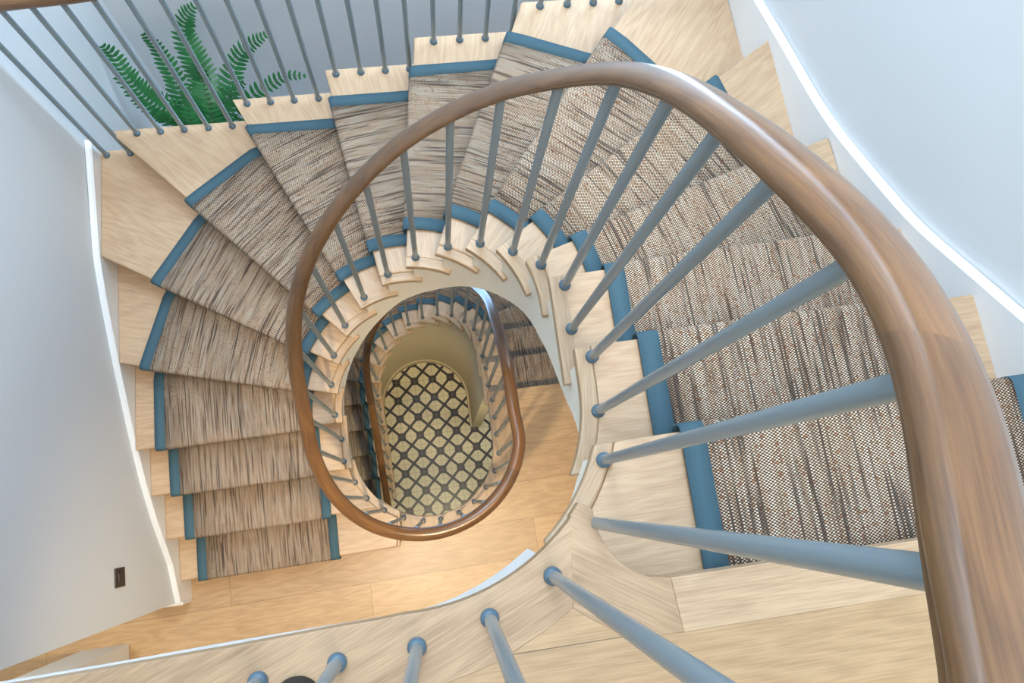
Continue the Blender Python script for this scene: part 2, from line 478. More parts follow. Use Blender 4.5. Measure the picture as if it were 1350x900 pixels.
    for i in range(n-1):
        g = i*4
        F += [[g, g+1, g+5, g+4], [g+2, g+6, g+7, g+3], [g, g+4, g+6, g+2], [g+1, g+3, g+7, g+5]]
    F += [[0, 2, 3, 1], [4*n-4, 4*n-3, 4*n-1, 4*n-2]]
    if soffit_h: recalc(obj('soffit', V, F, WHITE, root))
    return root, run, info, cs, ss

# ------------------------------------------------------------------ upper flight
YT = .465
up_curve = lambda r: well(r, (.20, .31), YT, -52, None, 62)
def lin(T, x):
    if x <= T[0][0]: return T[0][1]
    for (a, p), (b, q) in zip(T, T[1:]):
        if x <= b: return p+(q-p)*(x-a)/(b-a)
    return T[-1][1]
# underside of the white string, by arc position on the string face
_pts = [((.157, -.095), 1.46), ((.200, -.07), 1.50), ((.234, -.03), 1.54), ((.291, .089), 1.67), ((.326, .199), 1.87), ((.33, .36), 2.06),
        ((.33, .436), 2.17), ((.325, .53), 2.31), ((.272, .669), 2.56), ((.172, .779), 2.79), ((.052, .839), 3.0),
        ((-.081, .855), 3.20), ((-.184, .835), 3.37), ((-.291, .78), 3.56), ((-.351, .725), 3.68), ((-.43, .589), 3.87),
        ((-.449, .45), 4.0), ((-.45, .33), 4.10), ((-.43, .17), 4.20), ((-.36, .06), 4.34), ((-.30, 0), 4.43)]
_c = up_curve(.377+.016); _s = cum(_c)
def _near(p):
    return min(range(len(_c)), key=lambda i: math.dist(_c[i], p))
_T = sorted((_s[_near(p)], 7.643-h) for p, h in _pts)
up_string = lambda t, z: min(lin(_T, t), z-.05)
upl = [NOSE[k] for k in 'ABCDEFGHIJKLMNOPQ']
UPN = ((.24, -.167), (1.27, -.167))
up_root, up_run, up_info, _, _ = flight('upper', upl, UPN, Z2, .377, up_curve, OUTER, RUNOUT,
    [(XC+.516, -.6)]+well(.516, None, YT, .0, -.6),
    'upper flight of pale oak stairs curling round the well between both landings',
    'woven beige and black runner with blue tape edges on the upper flight', True, up_string)

# ------------------------------------------------------------------ lower flight: the same turn, further along the well
YT2 = YT+DY
lowl = [tuple(mv(p) for p in NOSE[k]) for k in 'BCDEFGHIJKLMNO']
for k in (1, 2, 3): lowl.append(((-.437, .726-.215*k), (-1.40, .716-.215*k)))
low_curve = lambda r: well(r, None, YT2, .50, .03)
LOWOUT = [(1.262, .2), (1.25, .53), (1.225, .882), (1.207, 1.315), (1.19, 1.59), (1.187, 2.27), (-1.37, 2.27), (-1.37, 1.76)]+LEFT[1:]
LOWRUN = [(1.19, .2)]+[mv(p) for p in RUNOUT[2:15]]+[(-1.305, -.2)]
low_string = lambda t, z: z-.07
low_root, low_run, low_info, lcs, lss = flight('lower', lowl, ((.33, .588), (1.27, .588)), Z1, .377, low_curve, LOWOUT, LOWRUN,
    well(.516, None, YT2, .30, -.1),
    'lower flight of oak stairs seen down the well, curling to the mosaic floor',
    'woven runner with blue tape edges on the shaded lower flight', False, low_string)

# ------------------------------------------------------------------ floors
floor = box('floor', (-1.75, -2.6, -.12), (1.7, 3.0, 0), TILES); tag(floor, kind='structure')
def arc(r, cy, a0, a1, n=20):
    return [(XC+r*math.cos(math.radians(a0+(a1-a0)*i/n)), cy+r*math.sin(math.radians(a0+(a1-a0)*i/n))) for i in range(n+1)]
# lower landing
edge1 = [(XC+.385, .588)]+arc(.385, .31, 0, -119, 26)
edge1b = [(XC+.505, .588)]+arc(.505, .31, 0, -119, 26)
p1 = edge1b+[(-1.63, -.12), (-1.63, 1.6), (-3.3, 1.6), (-3.3, -2.6), (1.275, -2.6), (1.275, .588)]
tag(slab('floor_lower_landing', p1, Z1-.03, Z1, OAKF, uvdir=(1, .02)), kind='structure')
tag(slab('floor_lower_landing_slab', [(XC+.40, .56)]+arc(.40, .31, 0, -128, 26)+[(-1.62, -.10), (-1.62, 1.6), (-3.3, 1.6), (-3.3, -2.6), (1.275, -2.6), (1.275, .56)], Z1-.26, Z1-.031, TRIM), kind='structure')
tag(slab('trim_1', edge1+edge1b[::-1], Z1-.034, Z1+.0006, OAKB, uvdir=(.25, 1), bev=.005), kind='structure')
# upper landing: border boards, nosing board, floor boards, slab with white fascia
fil = [(.236, -.045), (.238, -.072), (.248, -.104), (.266, -.131), (.285, -.148), (.311, -.161), (.345, -.167)]
eL = [(-3.3, -.215), (-.61, -.178), (-.34, -.172), (-.17, -.1655), (-.117, -.1645)]+arc(.3625, .20, -93, -44, 18)
jL = [(-3.3, -.285), (-.30, -.281), (-.14, -.278), (-.025, -.270), (.03, -.259), (.082, -.241), (.135, -.217), (.182, -.191)]
corner = arc(.36, .20, -44, -40, 2)+fil+[(.352, -.252), (.30, -.2495), (.25, -.237), (.215, -.216), (.182, -.191)]
tag(slab('trim_2', eL+[(.182, -.191)]+jL[-2::-1], Z2-.034, Z2, OAKB, uvdir=(1, .42), bev=.0012), kind='structure')
tag(slab('trim_3', corner, Z2-.034, Z2, OAKB, uvdir=(1, -.62), bev=.0012), kind='structure')
tag(slab('trim_4', [(.345, -.167), (1.275, -.167), (1.275, -.252), (.352, -.252)], Z2-.034, Z2, OAKN, uvdir=(1, .0), bev=.0012), kind='structure')
fl = jL+[(.215, -.216), (.25, -.237), (.30, -.2495), (.352, -.252), (1.275, -.252), (1.275, -2.6), (-3.3, -2.6)]
tag(slab('floor_upper_landing', fl, Z2-.034, Z2-.0005, OAKF_DIM, uvdir=(1, 0), uvoff=(1.3, .245)), kind='structure')
sl = [(-3.3, -.25), (-.6, -.2025), (-.4, -.197), (-.2, -.194)]+[(XC+r_*math.cos(math.radians(a_)), .20+r_*math.sin(math.radians(a_))) for a_, r_ in ((-98, .3965), (-92, .393), (-86, .388), (-80, .3835), (-74, .3795), (-68, .3765), (-62, .3745), (-56, .374))]+[(.20, -.20), (1.275, -.20), (1.275, -2.6), (-3.3, -2.6)]
tag(slab('floor_upper_landing_slab', sl, Z2-.255, Z2-.0345, TRIM), kind='structure')

# ------------------------------------------------------------------ walls
def strip_wall(name, face, t, z0, z1, m, side=1):
    """wall of thickness t behind a plan polyline"""
    nrm = []
    for i in range(len(face)):
        a = face[max(0, i-1)]; b = face[min(len(face)-1, i+1)]
        L = math.dist(a, b); nrm.append(((b[1]-a[1])/L*side, -(b[0]-a[0])/L*side))
    backp = [(p[0]+q[0]*t, p[1]+q[1]*t) for p, q in zip(face, nrm)]
    o = slab(name, face+backp[::-1], z0, z1, m)
    return tag(o, kind='structure')
rightf = [(1.30, -2.6), (1.298, -.1), (1.290, .30), (1.278, .53), (1.253, .882), (1.235, 1.315), (1.218, 1.59), (1.215, 1.7995)]
strip_wall('wall_right', rightf, .15, 0, ZC, WHITE)
cornerl = [(-1.398+.0, 1.72)]+[(-1.448+.05*math.cos(a), 1.76+.06*math.sin(a)) for a in [PI*i/16 for i in range(0, 9)]]
leftf = [(-1.50, 2.83), (-1.50, 1.824)]+[(-1.452+.052*math.cos(PI/2*(1-i/8)), 1.76+.064*math.sin(PI/2*(1-i/8))) for i in range(9)]+\
        [(-1.410, 1.257), (-1.417, .804), (-1.428, .40), (-1.428, -.335)]
lf = leftf+[(-1.63, -.335), (-1.63, 2.83)]
tag(slab('wall_left', lf, 0, ZC, WHITE), kind='structure')
# back wall with two windows
def wall_with_holes(name, x0, x1, y, t, z0, z1, holes, m):
    xs = sorted({x0, x1, *[h[0] for h in holes], *[h[1] for h in holes]}); zs = sorted({z0, z1, *[h[2] for h in holes], *[h[3] for h in holes]})
    V, F = [], []
    def solid(i, k):
        if not (0 <= i < len(xs)-1 and 0 <= k < len(zs)-1): return False
        cx, cz = (xs[i]+xs[i+1])/2, (zs[k]+zs[k+1])/2
        return not any(h[0] < cx < h[1] and h[2] < cz < h[3] for h in holes)
    def quad(*q):
        b = len(V); V.extend(q); F.append([b, b+1, b+2, b+3])
    for i in range(len(xs)-1):
        for k in range(len(zs)-1):
            if not solid(i, k): continue
            a, b, c, d = xs[i], xs[i+1], zs[k], zs[k+1]
            quad((a, y, c), (b, y, c), (b, y, d), (a, y, d)); quad((a, y+t, c), (a, y+t, d), (b, y+t, d), (b, y+t, c))
            if not solid(i-1, k): quad((a, y, c), (a, y, d), (a, y+t, d), (a, y+t, c))
            if not solid(i+1, k): quad((b, y, c), (b, y+t, c), (b, y+t, d), (b, y, d))
            if not solid(i, k-1): quad((a, y, c), (a, y+t, c), (b, y+t, c), (b, y, c))
            if not solid(i, k+1): quad((a, y, d), (b, y, d), (b, y+t, d), (a, y+t, d))
    o = obj(name, V, F, m)
    bm = bmesh.new(); bm.from_mesh(o.data); bmesh.ops.remove_doubles(bm, verts=bm.verts, dist=1e-5)
    bmesh.ops.recalc_face_normals(bm, faces=bm.faces); bm.to_mesh(o.data); bm.free()
    return tag(o, kind='structure')
W1 = (-2.76, -1.95, 2.55, 7.4)
def window(name, w, nx, nz):
    t = bpy.data.objects.new(name, None); C.objects.link(t); p = ((w[0]+w[1])/2, 2.95, w[2]); t.location = TURN(p) if TURN else p; tag(t, kind='structure')
    y0, y1 = 2.93, 2.98
    for a, b in (((w[0], w[2]), (w[0]+.05, w[3])), ((w[1]-.05, w[2]), (w[1], w[3])), ((w[0]+.05, w[2]), (w[1]-.05, w[2]+.05)), ((w[0]+.05, w[3]-.05), (w[1]-.05, w[3]))):
        box('window_frame', (a[0], y0, a[1]), (b[0], y1, b[1]), TRIM, t, bev=.004)
    for i in range(1, nx):
        x = w[0]+(w[1]-w[0])*i/nx; box('glazing_bar', (x-.014, y0+.01, w[2]+.05), (x+.014, y1-.01, w[3]-.05), TRIM, t)
    for i in range(1, nz):
        z = w[2]+(w[3]-w[2])*i/nz; box('glazing_bar', (w[0]+.05, y0+.012, z-.014), (w[1]-.05, y1-.012, z+.014), TRIM, t)
    box('window_pane', (w[0]+.05, 2.953, w[2]+.05), (w[1]-.05, 2.957, w[3]-.05), GLASS, t)
    box('window_sill', (w[0], 2.80, w[2]-.03), (w[1], 2.93, w[2]), TRIM, t, bev=.006)
W2 = (-1.1, .95, 1.05, 2.40)
wall_with_holes('wall_back', -1.75, 1.44, 2.83, .22, 0, ZC, [W2], GREYW)
window('window_2', W2, 3, 2)
TURN = lambda v: (v[1]-2.83+1.215, -v[0], v[2])
wall_with_holes('wall_right_window', -2.829, -1.80, 2.83, .22, 0, ZC, [W1], WHITE)
window('window_1', W1, 2, 5)
TURN = None
# the rest of the room around the landings
tag(box('wall_front', (-3.45, -2.75, 0), (1.45, -2.6, ZC), WHITE), kind='structure')
tag(box('wall_far', (-3.45, -2.6, 0), (-3.3, 1.75, ZC), WHITE), kind='structure')
tag(box('wall_side_room', (-3.3, 1.6, 0), (-1.6305, 1.75, ZC), WHITE), kind='structure')
tag(box('ceiling_side_room', (-3.3, -.20, Z2-.255), (-1.6305, 1.6, Z2-.035), WHITE), kind='structure')
tag(box('wall_pier', (-1.975, -1.25, Z1), (-1.733, -.52, Z2-.256), GREYW, bev=.004), kind='structure')
# ceiling with a roof light over the well
def wall_slab_holes(name, X, Y, z0, z1, holes, m):
    xs = sorted({*X, *[h[0] for h in holes], *[h[1] for h in holes]}); ys = sorted({*Y, *[h[2] for h in holes], *[h[3] for h in holes]})
    V, F = [], []
    def solid(i, k):
        if not (0 <= i < len(xs)-1 and 0 <= k < len(ys)-1): return False
        cx, cy = (xs[i]+xs[i+1])/2, (ys[k]+ys[k+1])/2
        return not any(h[0] < cx < h[1] and h[2] < cy < h[3] for h in holes)
    def quad(*q): F.append(list(range(len(V), len(V)+4))); V.extend(q)
    for i in range(len(xs)-1):
        for k in range(len(ys)-1):
            if not solid(i, k): continue
            a, b, c, d = xs[i], xs[i+1], ys[k], ys[k+1]
            quad((a, c, z0), (a, d, z0), (b, d, z0), (b, c, z0)); quad((a, c, z1), (b, c, z1), (b, d, z1), (a, d, z1))
            if not solid(i-1, k): quad((a, c, z0), (a, c, z1), (a, d, z1), (a, d, z0))
            if not solid(i+1, k): quad((b, c, z0), (b, d, z0), (b, d, z1), (b, c, z1))
            if not solid(i, k-1): quad((a, c, z0), (b, c, z0), (b, c, z1), (a, c, z1))
            if not solid(i, k+1): quad((a, d, z0), (a, d, z1), (b, d, z1), (b, d, z0))
    o = obj(name, V, F, m)
    bm = bmesh.new(); bm.from_mesh(o.data); bmesh.ops.remove_doubles(bm, verts=bm.verts, dist=1e-5)
    bmesh.ops.recalc_face_normals(bm, faces=bm.faces); bm.to_mesh(o.data); bm.free()
    return tag(o, kind='structure')
wall_slab_holes('ceiling', (-3.45, 1.45), (-2.75, 3.05), ZC, ZC+.2, [(-1.0, .95, -.55, 1.5), (-1.15, .95, 2.28, 2.80)], WHITE)  # second opening added only to let the fill light into the gap
# wall below the lower flight, stepped under its treads, with a skirting on the tiles
def spandrel(name, r, th, z_of, m, y_start, y_end, nb=0):
    c = well(r, None, YT2, y_start, y_end, n=48); s = cum(c)
    co = well(r+th, None, YT2, y_start, y_end, n=48)
    V, F = [], []
    for i, (p, q) in enumerate(zip(c, co)):
        z = z_of(p)
        V += [(p[0], p[1], 0), (p[0], p[1], z), (q[0], q[1], z), (q[0], q[1], 0)]
    for i in range(len(c)-1):
        a, b = i*4, i*4+4
        for j in range(4): F.append([a+j, b+j, b+(j+1) % 4, a+(j+1) % 4])
    F.append([0, 1, 2, 3]); e = (len(c)-1)*4; F.append([e+3, e+2, e+1, e])
    return tag(recalc(obj(name, V, F, m)), kind='structure')
def under_low(p):
    t = min(range(len(lcs)), key=lambda i: math.dist(lcs[i], p)); t = lss[t]
    zz = [z for (a, b, z) in low_info if a-.03 <= t <= b+.03]
    return (min(zz) if zz else Z1-.3)-.034
spandrel('wall_spandrel', .425, .09, under_low, CREAM, .675, .06)
spandrel('baseboard_spandrel', .411, .0138, lambda p: .11, CREAM, .675, .06)

# wall strings (the white skirting that climbs beside the treads)
def climbing(name, pts, t, m, side, foot):
    V, F = [], []
    for i, (x, y, zt, zb) in enumerate(pts):
        a = pts[max(0, i-1)]; b = pts[min(len(pts)-1, i+1)]
        L = math.hypot(b[0]-a[0], b[1]-a[1]); nx, ny = (b[1]-a[1])/L*side, -(b[0]-a[0])/L*side
        V += [(x, y, zb), (x, y, zt-.007), (x+nx*.007, y+ny*.007, zt), (x+nx*t, y+ny*t, zt), (x+nx*t, y+ny*t, zb)]
    k = 5
    for i in range(len(pts)-1):
        for j in range(k):
            F.append([i*k+j, i*k+k+j, i*k+k+(j+1) % k, i*k+(j+1) % k])
    F.append(list(range(k))); F.append([(len(pts)-1)*k+j for j in range(k-1, -1, -1)])
    return tag(recalc(obj(name, V, F, m)), kind='structure')
def lerp_pts(T, xs):
    return [(lin([(y, x) for y, x, _ in T], v), v, 7.643-lin([(y, h) for y, _, h in T], v)) for v in xs]
RT = [(-.6, 1.2735, 1.085), (-.25, 1.2715, 1.085), (-.16, 1.2705, 1.10), (0, 1.2685, 1.28), (.22, 1.263, 1.482), (.342, 1.2595, 1.573), (.439, 1.2545, 1.656), (.509, 1.251, 1.718),
      (.64, 1.242, 1.788), (.785, 1.232, 1.866), (.918, 1.2235, 1.94), (1.083, 1.216, 2.0), (1.273, 1.2085, 2.065), (1.47, 1.197, 2.138), (1.76, 1.187, 2.24)]
pr = lerp_pts(RT, [-.6, -.25]+[-.2+.05*i for i in range(40)])
for _ in range(5): pr = [pr[0]]+[tuple((a+2*b+c)/4 for a, b, c in zip(*pr[i-1:i+2])) for i in range(1, len(pr)-1)]+[pr[-1]]
climbing('baseboard_right', [(x, y, z, z-.5) for x, y, z in pr], .0262, TRIM, 1, 0)
LT = [(-.335, -1.40, 4.25), (-.297, -1.40, 4.232), (-.14, -1.40, 4.162), (.075, -1.40, 3.977), (.257, -1.40, 3.849), (.398, -1.40, 3.77), (.501, -1.397, 3.707),
      (.798, -1.389, 3.544), (1.054, -1.385, 3.426), (1.244, -1.382, 3.354), (1.377, -1.379, 3.332), (1.545, -1.374, 3.304), (1.765, -1.370, 3.27)]
pl = lerp_pts(LT, [-.335+.05*i for i in range(42)]+[1.765])
climbing('baseboard_left', [(x, y, z, max(Z1+.001, z-.5)) for x, y, z in pl], .0262, TRIM, -1, 0)
tag(box('baseboard_return', (-1.63, -.352, Z1), (-1.401, -.3355, Z1+.15), TRIM, bev=.003), kind='structure')
tag(box('trim_ledge', (-1.499, 1.90, 2.90), (-.70, 2.50, 3.045), TRIM, bev=.01), kind='structure')

# ------------------------------------------------------------------ handrails and balusters
PROF = [(-.0125, 0), (.0125, 0), (.0155, .003), (.0160, .011), (.0150, .0145), (.0225, .0165), (.0255, .020), (.0265, .026), (.0255, .035), (.021, .044), (.012, .0505),
        (0, .0525), (-.012, .0505), (-.021, .044), (-.0255, .035), (-.0265, .026), (-.0255, .020), (-.0225, .0165), (-.0150, .0145), (-.0160, .011), (-.0155, .003)]
def catmull(P, n):
    out = []
    for i in range(len(P)-1):
        p0 = P[i-1] if i else tuple(2*a-b for a, b in zip(P[0], P[1])); p1, p2 = P[i], P[i+1]
        p3 = P[i+2] if i+2 < len(P) else tuple(2*b-a for a, b in zip(P[-2], P[-1]))
        for k in range(n):
            t = k/n
            out.append(tuple(.5*(2*b+(c-a)*t+(2*a-5*b+4*c-d)*t*t+(-a+3*b-3*c+d)*t**3) for a, b, c, d in zip(p0, p1, p2, p3)))
    out.append(P[-1]); return out
def smooth3(P, it=6):
    P = [Vector(p) for p in P]
    for _ in range(it):
        P = [P[0]]+[P[i-1]*.25+P[i]*.5+P[i+1]*.25 for i in range(1, len(P)-1)]+[P[-1]]
    return P
def sweep(name, path, m, parent):
    V, U, F = [], [], []
    path = [Vector(p) for p in path]; k = len(PROF); s = 0
    per = [0]
    for i in range(k): per.append(per[-1]+math.dist(PROF[i], PROF[(i+1) % k]))
    for i, p in enumerate(path):
        a, b = path[max(0, i-1)], path[min(len(path)-1, i+1)]
        d = Vector((b.x-a.x, b.y-a.y, 0)).normalized(); nrm = Vector((d.y, -d.x, 0))
        if i: s += (p-path[i-1]).length
        for x, z in PROF: V.append(p+nrm*x*1.06+Vector((0, 0, z)))
        U.append(s)
    uvs = []
    for i in range(len(path)-1):
        for j in range(k):
            F.append([i*k+j, (i+1)*k+j, (i+1)*k+(j+1) % k, i*k+(j+1) % k])
            uvs.append([(U[i], per[j]), (U[i+1], per[j]), (U[i+1], per[j+1]), (U[i], per[j+1])])
    F.append(list(range(k))); uvs.append([(0, 0)]*k)
    e = (len(path)-1)*k; F.append([e+j for j in range(k-1, -1, -1)]); uvs.append([(0, 0)]*k)
    o = obj(name, V, F, m, parent, uvs, smooth=True)
    return tag(recalc(o), 'rounded varnished oak handrail')

collar0 = None
def baluster(x, y, z0, z1, parent):
    global collar0
    o = lathe('baluster', [(.0098, 0), (.0098, .4*(z1-z0)), (.0098, z1-z0)], (x, y, z0), STEEL, parent, 16)
    if collar0 is None:
        c = lathe('collar', [(.0148, 0), (.0148, .006), (.0135, .011), (.0105, .014)], (x, y, z0), COLLAR, o, 20); collar0 = c
    else:
        c = collar0.copy(); C.objects.link(c); c.parent = o; c.location = (0, 0, 0)
    return o

# (x, y, tread depth below eye, underside of rail below eye)
hU = lambda k: 1.235+(('ABCDEFGHIJKLMNOPQ'.index(k)+1)*R)
B = []
for x, y, hb in [(-.62, -.232, .165), (-.515, -.230, .165), (-.408, -.228, .165), (-.301, -.225, .165), (-.184, -.216, .165), (-.064, -.212, .175), (.051, -.186, .20), (.157, -.138, .26)]:
    B.append((x, y, 1.235, hb))
for k, x, y, hb in [('A', .240, -.068, .37), ('A', .305, .034, .455), ('B', .347, .142, .555), ('B', .352, .26, .66), ('C', .352, .362, .76), ('C', .352, .473, .885),
        ('D', .331, .584, 1.03), ('E', .284, .687, 1.21), ('F', .207, .781, 1.405), ('G', .112, .841, 1.59), ('H', -.001, .873, 1.775), ('I', -.114, .874, 1.96),
        ('J', -.225, .843, 2.135), ('K', -.329, .778, 2.31), ('L', -.408, .69, 2.49), ('M', -.453, .59, 2.665), ('N', -.470, .470, 2.80), ('O', -.470, .367, 2.89),
        ('O', -.470, .255, 2.98), ('P', -.442, .152, 3.055), ('P', -.390, .063, 3.12), ('Q', -.319, -.010, 3.19)]:
    B.append((x, y, hU(k), hb))
for x, y, hb in [(-.23, -.066, 3.25), (-.124, -.097, 3.29), (-.025, -.101, 3.31), (.08, -.078, 3.325), (.174, -.03, 3.335), (.253, .042, 3.34), (.313, .128, 3.345), (.350, .225, 3.35),
        (.352, .335, 3.355), (.352, .436, 3.36), (.352, .538, 3.38)]:
    B.append((x, y, 1.235+18*R, hb))
lowh = lambda i: 1.235+18*R+(i+1)*R
LB = [(0, .352, .653, 3.46), (0, .352, .761, 3.58), (1, .352, .872, 3.71), (1, .352, .983, 3.87)]
for i, (x, y, hb) in enumerate([(.331, 1.094, 4.056), (.284, 1.197, 4.236), (.207, 1.291, 4.431), (.112, 1.351, 4.616), (-.001, 1.383, 4.80), (-.114, 1.384, 4.986),
        (-.225, 1.353, 5.16), (-.329, 1.288, 5.336), (-.408, 1.20, 5.516), (-.453, 1.10, 5.69), (-.470, .98, 5.83)]):
    LB.append((2+i, x, y, hb))
LB += [(13, -.470, .877, 5.93), (13, -.470, .765, 6.03), (14, -.470, .686, 6.11), (14, -.470, .573, 6.22), (15, -.470, .463, 6.33), (15, -.470, .358, 6.43), (16, -.470, .249, 6.54), (16, -.470, .152, 6.63)]
for i, x, y, hb in LB: B.append((x, y, lowh(i), hb))
bal = thing('balustrade', 'long spiral oak handrail on blue-grey steel balusters round the open stair well', 'balustrade', (XC, .3, 0))
def rail_xy(x, y, hb):
    """the rail swings a little wide of the balusters round the lower landing"""
    if y > .30 or hb < 2.9 or hb > 3.42: return x, y
    d = .026*min(1, max(0, (hb-2.95)/.25))*min(1, (.33-y)/.25)
    L = math.hypot(x-XC, y-.31); return x+(x-XC)/L*d, y+(y-.31)/L*d
path = [(-3.2, -.24, 7.643-.165), (-1.6, -.237, 7.643-.165), (-.9, -.234, 7.643-.165)]+[(*rail_xy(x, y, hb), 7.643-hb) for x, y, h, hb in B]+[(-.470, .05, 7.643-6.70), (-.462, -.05, 7.643-6.74)]
dense = smooth3(catmull(path, 8), 10)
sweep('handrail', dense, RAIL, bal)
def rail_z(x, y, z):
    return min(dense, key=lambda q: (q.x-x)**2+(q.y-y)**2+((q.z-z)*.3)**2).z
for x, y, h, hb in B:
    baluster(x, y, 7.643-h, rail_z(x, y, 7.643-hb)+.004, bal)

# outer balustrade on the window side of the upper flight
ob = thing('balustrade', 'short oak handrail with steel balusters above the fern, along the window side', 'balustrade', (-.2, 1.735, 7.643-3.37))
OL = .022
opath = [(-1.395, 1.735, 2.335), (-1.24, 1.735, 2.295), (-.945, 1.735, 2.27), (-.72, 1.735, 2.205), (-.48, 1.735, 2.10), (-.09, 1.735, 1.93), (.31, 1.735, 1.76), (.71, 1.735, 1.58), (1.0, 1.735, 1.44), (1.205, 1.735, 1.36)]
od = smooth3(catmull([(x, y, 7.643-h-OL) for x, y, h in opath], 8), 4)
sweep('handrail', od, RAIL, ob)
for k, xs in (('L', (-1.343, -1.24)), ('K', (-1.143, -1.044, -.944, -.841, -.738)), ('J', (-.631, -.534, -.436, -.335)), ('I', (-.237, -.137, -.038, .06)),
              ('H', (.161, .262, .363, .463)), ('G', (.558, .661, .76, .859))):
    for x in xs:
        baluster(x, 1.735, 7.643-hU(k), min(od, key=lambda q: abs(q.x-x)).z+.004, ob)

# ------------------------------------------------------------------ fern
fern = thing('potted_fern', 'green fern with long arching fronds behind the outer balusters against grey wall', 'potted plant', (-1.09, 2.19, 3.045))
lathe('pot', [(.085, 0), (.12, .24), (.135, .245), (.138, .285), (.122, .285), (.118, .262)], (-1.09, 2.19, 3.045), POT, fern, 28)
lathe('soil', [(.117, .245), (.117, .262)], (-1.09, 2.19, 3.045), SOIL, fern, 24)
FR = [
    ([(-1.247, 2.286, 3.581), (-1.32, 2.315, 3.684), (-1.371, 2.348, 3.776), (-1.406, 2.397, 3.862), (-1.428, 2.457, 3.944), (-1.451, 2.465, 4.023)], 0.105, 30),
    ([(-1.184, 2.33, 3.603), (-1.194, 2.424, 3.722), (-1.218, 2.493, 3.828), (-1.232, 2.519, 3.928), (-1.25, 2.519, 4.023)], 0.085, 26),
    ([(-1.044, 2.276, 3.586), (-1.057, 2.445, 3.692), (-1.08, 2.531, 3.788), (-1.092, 2.605, 3.877), (-1.055, 2.635, 3.962), (-0.987, 2.648, 4.043)], 0.115, 32),
    ([(-0.953, 2.307, 3.609), (-0.897, 2.418, 3.731), (-0.821, 2.476, 3.842), (-0.733, 2.471, 3.945), (-0.634, 2.456, 4.043)], 0.085, 26),
    ([(-0.83, 2.349, 3.608), (-0.702, 2.352, 3.73), (-0.591, 2.337, 3.84), (-0.462, 2.265, 3.943)], 0.06, 20),
    ([(-1.074, 2.408, 3.63), (-1.055, 2.44, 3.768), (-1.033, 2.429, 3.893)], 0.08, 20),
    ([(-0.985, 2.319, 3.609), (-0.878, 2.333, 3.732), (-0.803, 2.317, 3.843)], 0.07, 18),
    ([(-1.221, 2.279, 3.547), (-1.27, 2.266, 3.624), (-1.311, 2.254, 3.693)], 0.07, 18),
    ([(-1.149, 2.228, 3.588), (-1.144, 2.307, 3.696), (-1.128, 2.327, 3.793)], 0.075, 18)]
def frond(pts, wid, nl):
    P = smooth3(catmull([(-1.09, 2.19, 3.30)]+pts, 10), 3)
    V, F, U = [], [], []
    L = cum([tuple(p) for p in P]); tot = L[-1]
    def ev(s):
        for i in range(len(P)-1):
            if s <= L[i+1] or i == len(P)-2:
                f = (s-L[i])/max(1e-6, L[i+1]-L[i]); return P[i].lerp(P[i+1], f), (P[min(i+2, len(P)-1)]-P[max(0, i-1)]).normalized()
    def quadstrip(c, w):
        b = len(V)
        for (p, d), ww in zip(c, w):
            V.append(p-d*ww); V.append(p+d*ww)
        for i in range(len(c)-1): F.append([b+2*i, b+2*i+1, b+2*i+3, b+2*i+2])
    up = Vector((.0, -.55, .83))
    rib = []
    for i in range(25):
        p, t = ev(tot*i/24); sd = t.cross(up).normalized(); rib.append((p+up*.001, sd))
    quadstrip(rib, [.0028*(1-.7*i/24) for i in range(25)])
    nrib = len(F)
    for i in range(nl):
        f = .14+.86*(i+.5)/nl; p, t = ev(tot*f)
        sd = t.cross(up).normalized(); nv = sd.cross(t).normalized()
        ln = wid*min(1, .35+2.2*(f-.1))*(max(.02, 1-f)**.42)*1.18*random.uniform(.92, 1.06)
        for sgn in (-1, 1):
            dr = (sd*sgn*.90+t*.36+nv*random.uniform(-.10, .12)).normalized()
            wd = (t-dr*t.dot(dr)).normalized()
            c = []; w = []
            for q, ww in ((0, .35), (.12, .9), (.4, 1), (.75, .72), (.94, .34), (1, .03)):
                c.append((p+dr*ln*q-nv*ln*.16*q*q, wd)); w.append(.0130*ww*(.55+.45*min(1, ln/wid)))
            quadstrip(c, w)
    U = [(v.x*3, v.y*3) for v in V]
    o = obj('frond', V, F, LEAF, fern, U, mats=[LEAF, STEM], fm=[1]*nrib+[0]*(len(F)-nrib))
    s_ = o.modifiers.new('thick', 'SOLIDIFY'); s_.thickness = .0012
for pts, w, nl in FR: frond(pts, w, nl)

# ------------------------------------------------------------------ small things
sw = thing('light_switch', 'dark bronze square light switch on the white wall near lowest stairs', 'light switch', (-1.4275, -.14, 4.066))
box('switch_plate', (-1.4275, -.182, 4.018), (-1.4215, -.100, 4.118), BRONZE, sw, bev=.0015)
box('rocker', (-1.4216, -.160, 4.040), (-1.4170, -.122, 4.096), BRONZE, sw, bev=.0015)
rf = thing('rubber_foot', 'round black ribbed rubber foot on the oak edge between near balusters', 'rubber foot', (-.246, -.262, Z2))
lathe('base', [(.036, 0), (.037, .006), (.0345, .012), (.0345, .018), (.032, .024)], (-.246, -.262, Z2), RUBBER, rf, 32)
lathe('ribbed_cap', [(.029, .024), (.029, .030), (.026, .030), (.026, .034), (.022, .034), (.022, .040), (.012, .044)], (-.246, -.262, Z2), RUBBER, rf, 32)

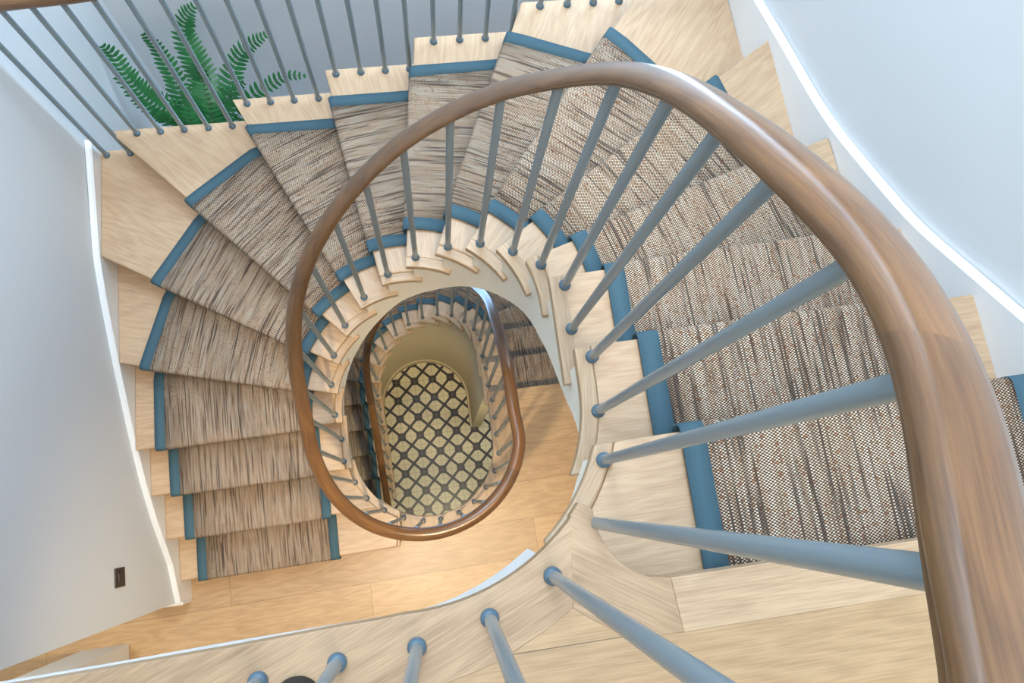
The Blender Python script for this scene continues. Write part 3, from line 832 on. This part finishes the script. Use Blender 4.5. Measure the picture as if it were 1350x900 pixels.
# ------------------------------------------------------------------ light
def area(name, loc, target, sx, sy, power, col):
    l = bpy.data.lights.new(name, 'AREA'); l.shape = 'RECTANGLE'; l.size = sx; l.size_y = sy; l.energy = power; l.color = col
    o = bpy.data.objects.new(name, l); C.objects.link(o); o.location = loc
    o.rotation_euler = (Vector(target)-Vector(loc)).to_track_quat('-Z', 'Y').to_euler(); return o
def lamp(name, loc, power, col, r=.06):
    l = bpy.data.lights.new(name, 'POINT'); l.energy = power; l.color = col; l.shadow_soft_size = r
    o = bpy.data.objects.new(name, l); C.objects.link(o); o.location = loc; return o
area('skylight_daylight', (-.02, .47, ZC+.02), (-.02, .47, 0), 1.9, 2.0, 80, (.75, .87, 1.0))
area('gap_fill_light', (-.1, 2.54, ZC+.02), (-.15, 2.45, 0), 2.0, .48, 150, (.62, .80, 1.0))  # added fill for back wall and lower treads, no known roof light here
area('window_daylight', (1.28, 2.355, 4.95), (-1.5, 2.25, 4.3), .78, 4.7, 62, (.55, .76, 1.0))
def spot(name, loc, target, power, col, ang, blend=.6, r=.05):
    l = bpy.data.lights.new(name, 'SPOT'); l.energy = power; l.color = col; l.shadow_soft_size = r
    l.spot_size = math.radians(ang); l.spot_blend = blend
    o = bpy.data.objects.new(name, l); C.objects.link(o); o.location = loc
    o.rotation_euler = (Vector(target)-Vector(loc)).to_track_quat('-Z', 'Y').to_euler(); return o
spot('lower_landing_downlight', (-.30, -.48, Z2-.27), (-.36, -.62, 0), 160, (1.0, .83, .58), 96, .9)
spot('lower_landing_downlight_right', (.45, -.45, Z2-.27), (.45, -.3, 0), 90, (1.0, .78, .50), 118, .9)
lamp('side_room_light', (-2.35, .45, Z2-.75), 42, (1.0, .95, .86), .25)
area('window_daylight_lower', (-.1, 2.91, 1.75), (-.1, 1.5, 1.9), 1.9, 1.25, 45, (.36, .62, 1.0))
lamp('upper_landing_light', (.2, -1.5, ZC-.6), 30, (1.0, .88, .74), .30)
spot('upper_fill_spot', (.30, -.60, ZC-.25), (-.30, 2.15, 4.2), 270, (1.0, .92, .79), 35, .5, .25)  # unseen spot added to brighten the back wall, string and rail
spot('hall_downlight', (.05, -.45, Z1-.28), (-.02, .45, 0), 110, (1.0, .84, .50), 100, .8)

w = bpy.data.worlds.new('World'); bpy.context.scene.world = w; w.use_nodes = True
nt = w.node_tree; bg = nt.nodes['Background']
st = nt.nodes.new('ShaderNodeTexSky'); st.sky_type = 'HOSEK_WILKIE' if False else 'NISHITA'; st.sun_disc = False; st.sun_elevation = math.radians(40)
nt.links.new(st.outputs[0], bg.inputs[0]); bg.inputs[1].default_value = .12

# ------------------------------------------------------------------ camera
cam = bpy.data.cameras.new('camera'); co = bpy.data.objects.new('camera', cam); C.objects.link(co)
cam.sensor_fit = 'HORIZONTAL'; cam.sensor_width = 36; cam.lens = 36*1000/1350; cam.clip_start = .02
Mx = Matrix(((.9874090355, .1108270287, -.1128750029, 0), (-.1311003092, .9726263150, -.1918613049, 0), (.0885217798, .2042435338, .9749094693, 7.643), (0, 0, 0, 1)))
co.matrix_world = Mx
sc = bpy.context.scene; sc.camera = co
sc.view_settings.view_transform = 'Standard'; sc.view_settings.look = 'None'; sc.view_settings.gamma = 1
sc.view_settings.use_curve_mapping = False; sc.view_settings.exposure = .30
sc.cycles.use_denoising = True; sc.cycles.use_adaptive_sampling = False
sc.cycles.max_bounces = 8; sc.cycles.diffuse_bounces = 5; sc.cycles.caustics_reflective = False; sc.cycles.caustics_refractive = False
